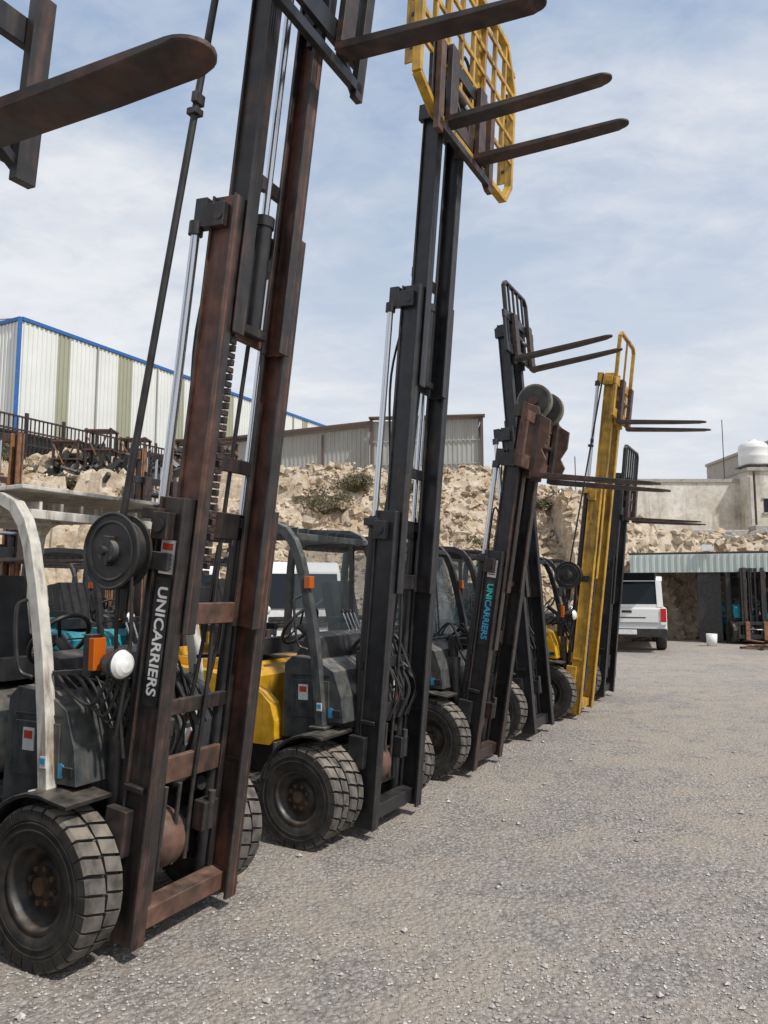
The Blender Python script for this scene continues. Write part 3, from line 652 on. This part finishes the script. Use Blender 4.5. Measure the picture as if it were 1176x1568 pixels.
b.add([(*(a0+n_),6.2),(*(e_+n_),6.2),(*(e_+n_),8.1),(*(a0+n_),8.1)],[(0,1,2,3)],'darkpanel')
f_=a0+dF*6; b.bar((*f_,8.6),(*a0,8.6),.06,.06,'mast_brown',up)
b.box((a0.x-.3,a0.y,7.8),(.18,.18,2.6),'teal')
b.obj('steel_fence')
for (x,y,h_) in ((-12.1,26.7,1.9),(-11.0,26.9,2.1),(-9.9,27.4,1.6),(-8.0,27.7,1.5),(-6.6,27.6,1.3)):
    b=MB(); z=terr(x,y)-.2
    for dx in (0,.9):
        for dy in (0,.6): b.box((x+dx,y+dy,z+h_/2),(.08,.08,h_),'mast_brown')
    for zz in (.3,.62,.97): b.box((x+.45,y+.3,z+h_*zz),(1.05,.7,.05),'rustplate')
    b.bar((x,y-.05,z+.1),(x+.9,y-.05,z+h_),.04,.04,'mast_brown'); b.bar((x+.9,y-.05,z+.1),(x,y-.05,z+h_*.9),.04,.04,'mast_ochre')
    for k in range(6): b.box((x+random.uniform(.1,.8),y+.3,z+h_*random.choice((.36,.68))),(random.uniform(.1,.35),.4,random.uniform(.1,.3)),random.choice(['rim','black','mast_ochre']),(0,random.uniform(-.3,.3),random.random()))
    b.obj('steel_rack')
E=empty('corrugated_shed'); b=MB()
corr(b,(-10.5,37.5),(-.6,35),6.0,9.2,'greysheet',.22,.03,zf=lambda t:8.75+.55*t); corr(b,(-.6,34.6),(4.55,34),6.0,9.5,'greysheet',.22,.03)
b.obj('wall_sheets',E); b=MB()
b.bar((-10.6,37.3,8.92),(-.5,34.8,9.5),.10,.5,'brownsheet',up); b.bar((-.7,34.4,9.6),(4.7,33.8,9.6),.07,.5,'brownsheet',up)
b.bar((-.6,34.53,8.5),(4.55,33.93,8.5),.04,.05,'greysheet',up); b.bar((-.6,34.53,7.4),(4.55,33.93,7.4),.04,.05,'greysheet',up)
for x,y in ((-.6,34.5),(4.55,33.9)): b.box((x,y-.05,7.8),(.12,.12,3.6),'brownsheet')
for x,y in ((2.0,34.2),(-5.5,36.15),(-3,35.55)): b.box((x,y-.05,7.5),(.07,.07,3.1),'brownsheet')
b.add([(-10.6,37.5,8.98),(-.5,35,9.56),(4.6,34,9.65),(5,40,9.9),(-10,43,9.4)],[(0,1,2,3,4)],'brownsheet')
b.add([(4.6,34,6),(5,40,6),(5,40,9.8),(4.6,34,9.6)],[(0,1,2,3)],'brownsheet')
b.obj('frame_and_roof',E)

def wallbox(b,x0,x1,y0,y1,z0,z1,mat): b.box(((x0+x1)/2,(y0+y1)/2,(z0+z1)/2),(x1-x0,y1-y0,z1-z0),mat)
E=empty('plaster_building'); b=MB()
wallbox(b,11.2,16.0,33,40,2.5,6.35,'plaster'); wallbox(b,16.0,30,32.2,40,2.5,6.75,'plaster')
wallbox(b,11.1,16.0,32.93,40,6.35,6.5,'concrete'); wallbox(b,15.95,30.1,32.1,40.1,6.75,6.9,'concrete')
b.obj('walls',E); b=MB()
b.box((16.9,32.19,5.2),(.5,.04,.6),'glass'); b.box((16.9,32.17,4.87),(.65,.1,.07),'concrete'); b.box((16.9,32.17,5.53),(.65,.06,.05),'concrete'); b.box((16.9,32.16,5.2),(.04,.04,.6),'rim')
b.box((20.5,32.19,5.2),(1,.04,.9),'glass'); b.cyl((16.2,32.05,2.6),(16.2,32.05,6.7),.05,'rim',8); b.cyl((15.3,32.9,6.5),(15.3,32.9,9.2),.02,'black',6)
b.obj('window_and_pipes',E,.005)
def tank(x,y,z,k,leg):
    E=empty('water_tank'); b=MB(); b.lathe([(0.001,0),(.72,0),(.75,.1),(.75,.45),(.77,.5),(.75,.55),(.75,.9),(.77,.95),(.75,1.0),(.72,1.15),(.5,1.32),(.2,1.4),(.2,1.46),(.001,1.47)],(0,0,0),'white',32)
    o=b.obj('tank',E); o.matrix_local=Matrix.Translation((x,y,z))@Matrix.Rotation(rad(90),4,'X')@Matrix.Scale(k,4)
    b=MB()
    for dx in (-.5,.5):
        for dy in (-.5,.5): b.box((x+dx*k,y+dy*k,z-leg/2),(.06,.06,leg),'rim')
    b.box((x,y,z-.02),(1.4*k,1.4*k,.05),'rim'); b.cyl((x+.7,y-.4,z-.4),(x+.7,y-.4,z+2.1),.02,'black',6); b.obj('stand',E)
tank(17.2,34,7.25,.85,.4); tank(7.3,31.0,5.0,.55,.5)
b=MB(); wallbox(b,20.3,28,38,46,5,9.2,'concrete'); wallbox(b,20.2,28.1,37.9,46,9.2,9.35,'concrete'); b.box((22,37.98,8),(1,.05,1),'glass'); b.obj('concrete_building')
b=MB(); 
for k in range(12): wallbox(b,9.9+k*1.5,9.9+k*1.5+1.42,28.4+random.uniform(0,.5),29.2,2.6,3.95+random.uniform(-.3,.1),'concrete')
for k in range(16):
    x=random.uniform(9,17); y=random.uniform(26.5,28.2); b.box((x,y,terr(x,y)+.15),(random.uniform(.5,1.6),random.uniform(.4,.9),.18),'concrete',(random.uniform(-.3,.3),random.uniform(-.3,.3),random.random()*3))
b.obj('retaining_wall',None,.03)
E=empty('canopy_shed'); b=MB()
corr(b,(7.6,22.9),(17,19.2),2.08,2.62,'greensheet',.18,.03)
b.obj('fascia',E); b=MB()
b.bar((7.6,22.98,2.66),(17,19.28,2.66),.06,.12,'rim',up); 
b.add([(7.6,22.98,2.6),(17,19.28,2.6),(18.2,22.4,2.8),(8.9,26.0,2.8)],[(0,1,2,3)],'greysheet')
for x,y in ((10.15,21.98),(13.2,20.8),(16.5,19.5)): b.box((x,y,1.3),(.14,.14,2.6),'black')
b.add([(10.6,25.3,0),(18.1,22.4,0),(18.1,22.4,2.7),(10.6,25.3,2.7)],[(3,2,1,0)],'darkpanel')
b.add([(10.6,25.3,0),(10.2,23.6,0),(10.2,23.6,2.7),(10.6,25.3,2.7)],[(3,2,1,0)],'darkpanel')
b.box((9.75,22.3,1.1),(.65,.12,2.1),'black',(0,0,rad(-20)))
b.box((9.6,22.0,2.80),(.28,.12,.18),'whitelab',(0,0,rad(-20)))
b.obj('frame',E,.004)
b=MB(); b.lathe([(.001,0),(.13,0),(.15,.34),(.14,.34),(.12,.02)],(0,0,0),'white',20); o=b.obj('bucket'); o.matrix_world=Matrix.Translation((9.15,20.9,0))@Matrix.Rotation(rad(90),4,'X')
b=MB()
for k in range(40):
    b.box((random.uniform(9.8,12.5),random.uniform(19.4,20.4),.04),(random.uniform(.2,1.1),.06,.05),random.choice(['mast_brown','rim','concrete','mast_ochre']),(0,0,random.random()*3))
b.obj('scrap_timber')

# ------------------------------------------------------------------ pickup
def car_wheel(b,x,y,r=.38,w=.25):
    b.lathe([(r*.6,-w/2),(r-.04,-w/2),(r,-w/2+.04),(r,w/2-.04),(r-.04,w/2),(r*.6,w/2)],(x,y,r),'rubber',28)
    for s_ in (-1,1): b.lathe([(r*.6,s_*w*.45),(r*.5,s_*w*.3),(r*.2,s_*w*.38),(.001,s_*w*.4)],(x,y,r),'lens',20)
E=empty('pickup_truck',(6.15,18.9,0),rad(72)); b=MB(); w=.95
def arch(cx,r,n=7): return [(cx+r*math.cos(math.pi*i/n),.38+r*math.sin(math.pi*i/n)) for i in range(n+1)]
low=[(.0,.55),(.0,1.12)]; top=[(1.75,1.14),(3.75,1.18),(5.1,1.02),(5.25,.6)]
bot=[(5.2,.42)]+arch(4.35,.46)+[(3.8,.42)]+[(1.65,.42)]+arch(1.1,.46)+[(.4,.45)]
b.prism(low+top+bot,-w,w,'white')
b.prism([(1.72,1.12),(1.85,1.86),(2.1,1.92),(3.2,1.90),(3.95,1.16)],-w+.09,w-.09,'white')
b.obj('body_shell',E,.04,2); b=MB()
b.prism([(.06,1.13),(.20,1.78),(1.80,1.80),(1.74,1.13)],-w+.10,w-.10,'glass')
b.prism([(.16,1.785),(.26,1.90),(1.84,1.93),(1.82,1.805)],-w+.08,w-.08,'white')
b.box((.075,0,1.16),(.05,1.68,.08),'white')
for sd in (-1,1): b.bar((.05,sd*(w-.15),1.13),(.19,sd*(w-.17),1.79),.14,.05,'white'); b.bar((1.0,sd*(w-.097),1.13),(1.05,sd*(w-.097),1.79),.02,.07,'white')
b.bar((.14,-.7,1.80),(-.42,-.7,1.98),.04,.02,'black'); b.bar((.14,.7,1.80),(-.42,.7,1.98),.04,.02,'black'); b.bar((.14,0,1.80),(-.45,0,1.985),1.40,.012,'glass')
for sd in (-1,1):
    b.prism([(1.95,1.22),(2.02,1.78),(3.12,1.78),(3.72,1.22)],sd*(w-.092),sd*(w-.085),'glass'); b.box((-.012,sd*.87,.93),(.05,.13,.34),'redlens'); b.box((-.012,sd*.87,.73),(.05,.13,.07),'lens')
    b.box((3.6,sd*1.05,1.25),(.12,.2,.16),'black')
b.box((-.012,0,.9),(.02,1.5,.36),'white'); b.box((-.026,0,1.02),(.015,.24,.06),'black'); b.box((-.09,0,.50),(.2,1.86,.2),'black'); b.box((-.20,0,.52),(.01,.45,.12),'whitelab')
b.box((-.024,0,.745),(.008,1.5,.012),'black'); b.box((-.024,0,.87),(.006,.9,.03),'rim')
for x in (1.1,4.35):
    for sd in (-1,1): car_wheel(b,x,sd*.84)
b.obj('trim_and_wheels',E,.012)
def truck(x,y,rz,col):
    E=empty('light_truck',(x,y,0),rz); b=MB(); w=.95
    b.prism([(0,.45),(-.02,1.15),(-.25,1.95),(-.4,2.15),(-1.5,2.18),(-1.6,2.05),(-1.6,.5)],-w,w,col); b.obj('cab_shell',E,.05,2); b=MB()
    b.bar((-.005,0,1.2),(-.205,0,1.90),1.72,.03,'glass'); 
    b.box((.01,0,.92),(.04,1.2,.22),'black'); b.box((.02,0,.5),(.12,1.9,.24),'rim')
    for k in range(3): b.box((.035,0,.86+.06*k),(.01,1.1,.02),'rim')
    b.bar((.02,-.3,1.22),(-.10,.2,1.55),.015,.02,'black'); b.bar((.02,.3,1.22),(-.09,.7,1.5),.015,.02,'black')
    for sd in (-1,1):
        b.box((.01,sd*.76,.9),(.05,.28,.2),'lens'); b.box((.0,sd*.92,.9),(.06,.06,.2),'amber'); b.box((-.3,sd*1.14,1.55),(.05,.2,.35),'black'); b.bar((-.3,sd*.95,1.75),(-.3,sd*1.14,1.7),.02,.02,'black',(1,0,0))
        b.prism([(-.28,1.22),(-.42,1.85),(-1.25,1.85),(-1.25,1.22)],sd*(w+.002),sd*(w+.006),'glass')
        for xx in (-.75,-3.6): car_wheel(b,xx,sd*.8,.38,.24)
    b.box((-3.1,0,.75),(2.8,.8,.2),'black'); b.box((-3.1,0,.95),(2.9,1.95,.12),'rim'); b.box((-1.72,0,1.35),(.06,1.9,.8),'rim')
    for sd in (-1,1): b.box((-3.1,sd*.95,1.2),(2.9,.04,.38),col)
    b.obj('chassis_and_flatbed',E,.01)
truck(-1.75,15.2,-rad(72),'white'); truck(-4.5,16.0,-rad(75),'white')

# ------------------------------------------------------------------ light
s=Vector((.52,-.42,.86)).normalized()
sun=bpy.data.lights.new('sun','SUN'); sun.energy=3.7; sun.angle=rad(3); sun.color=(1,.96,.90)
so=bpy.data.objects.new('sun',sun); COL.objects.link(so); so.rotation_euler=(-s).to_track_quat('-Z','Y').to_euler()
W_=bpy.data.worlds.new('World'); S.world=W_; W_.use_nodes=True; nt=W_.node_tree; L=nt.links
bg=nt.nodes['Background']; bg.inputs[1].default_value=.1
sk=N(nt,'ShaderNodeTexSky'); sk.sky_type='NISHITA'; sk.sun_disc=False; sk.sun_elevation=math.asin(s.z); sk.sun_rotation=math.atan2(s.x,s.y); sk.dust_density=1.5
tc=N(nt,'ShaderNodeTexCoord').outputs['Generated']; sp=N(nt,'ShaderNodeSeparateXYZ'); L.new(tc,sp.inputs[0])
za=N(nt,'ShaderNodeMath',operation='ADD'); L.new(sp.outputs[2],za.inputs[0]); za.inputs[1].default_value=.22
zm=N(nt,'ShaderNodeMath',operation='MAXIMUM'); L.new(za.outputs[0],zm.inputs[0]); zm.inputs[1].default_value=.05
dv=N(nt,'ShaderNodeVectorMath',operation='DIVIDE'); L.new(tc,dv.inputs[0]); cb=N(nt,'ShaderNodeCombineXYZ'); L.new(zm.outputs[0],cb.inputs[0]); L.new(zm.outputs[0],cb.inputs[1]); cb.inputs[2].default_value=1; L.new(cb.outputs[0],dv.inputs[1])
mp=N(nt,'ShaderNodeMapping'); mp.inputs['Rotation'].default_value=(0,0,rad(35)); mp.inputs['Scale'].default_value=(1.0,1.4,.3); mp.inputs['Location'].default_value=(3.1,1.2,0); L.new(dv.outputs[0],mp.inputs[0])
a=noise_node(nt,mp.outputs[0],1.2,9,.54,.25); a2=noise_node(nt,mp.outputs[0],8.5,6,.6,.4)
cl=mix(nt,.22,a,a2); f=ramp(nt,cl,[(.38,.10),(.49,.6),(.60,1)])
hz=ramp(nt,sp.outputs[2],[(.0,1),(.2,.75),(.58,.05)])
cloud=mix(nt,ramp(nt,cl,[(.46,0),(.66,1)]),(6.9,7.35,8.1),(8.4,8.6,8.95))
blue=mix(nt,.7,sk.outputs[0],(3.7,5.2,7.6))
c=mix(nt,hz,blue,(7.5,7.95,8.5)); c=mix(nt,f,c,cloud); L.new(c,bg.inputs[0])

# ------------------------------------------------------------------ camera
cam=bpy.data.cameras.new('camera'); co=bpy.data.objects.new('camera',cam); COL.objects.link(co); S.camera=co
co.location=(0,0,1.6); co.rotation_euler=(rad(90+5.9),0,0)
cam.sensor_fit='VERTICAL'; cam.sensor_height=36; cam.lens=26.0; cam.clip_start=.05; cam.clip_end=3000
S.view_settings.view_transform='Standard'; S.view_settings.look='None'; S.view_settings.exposure=0
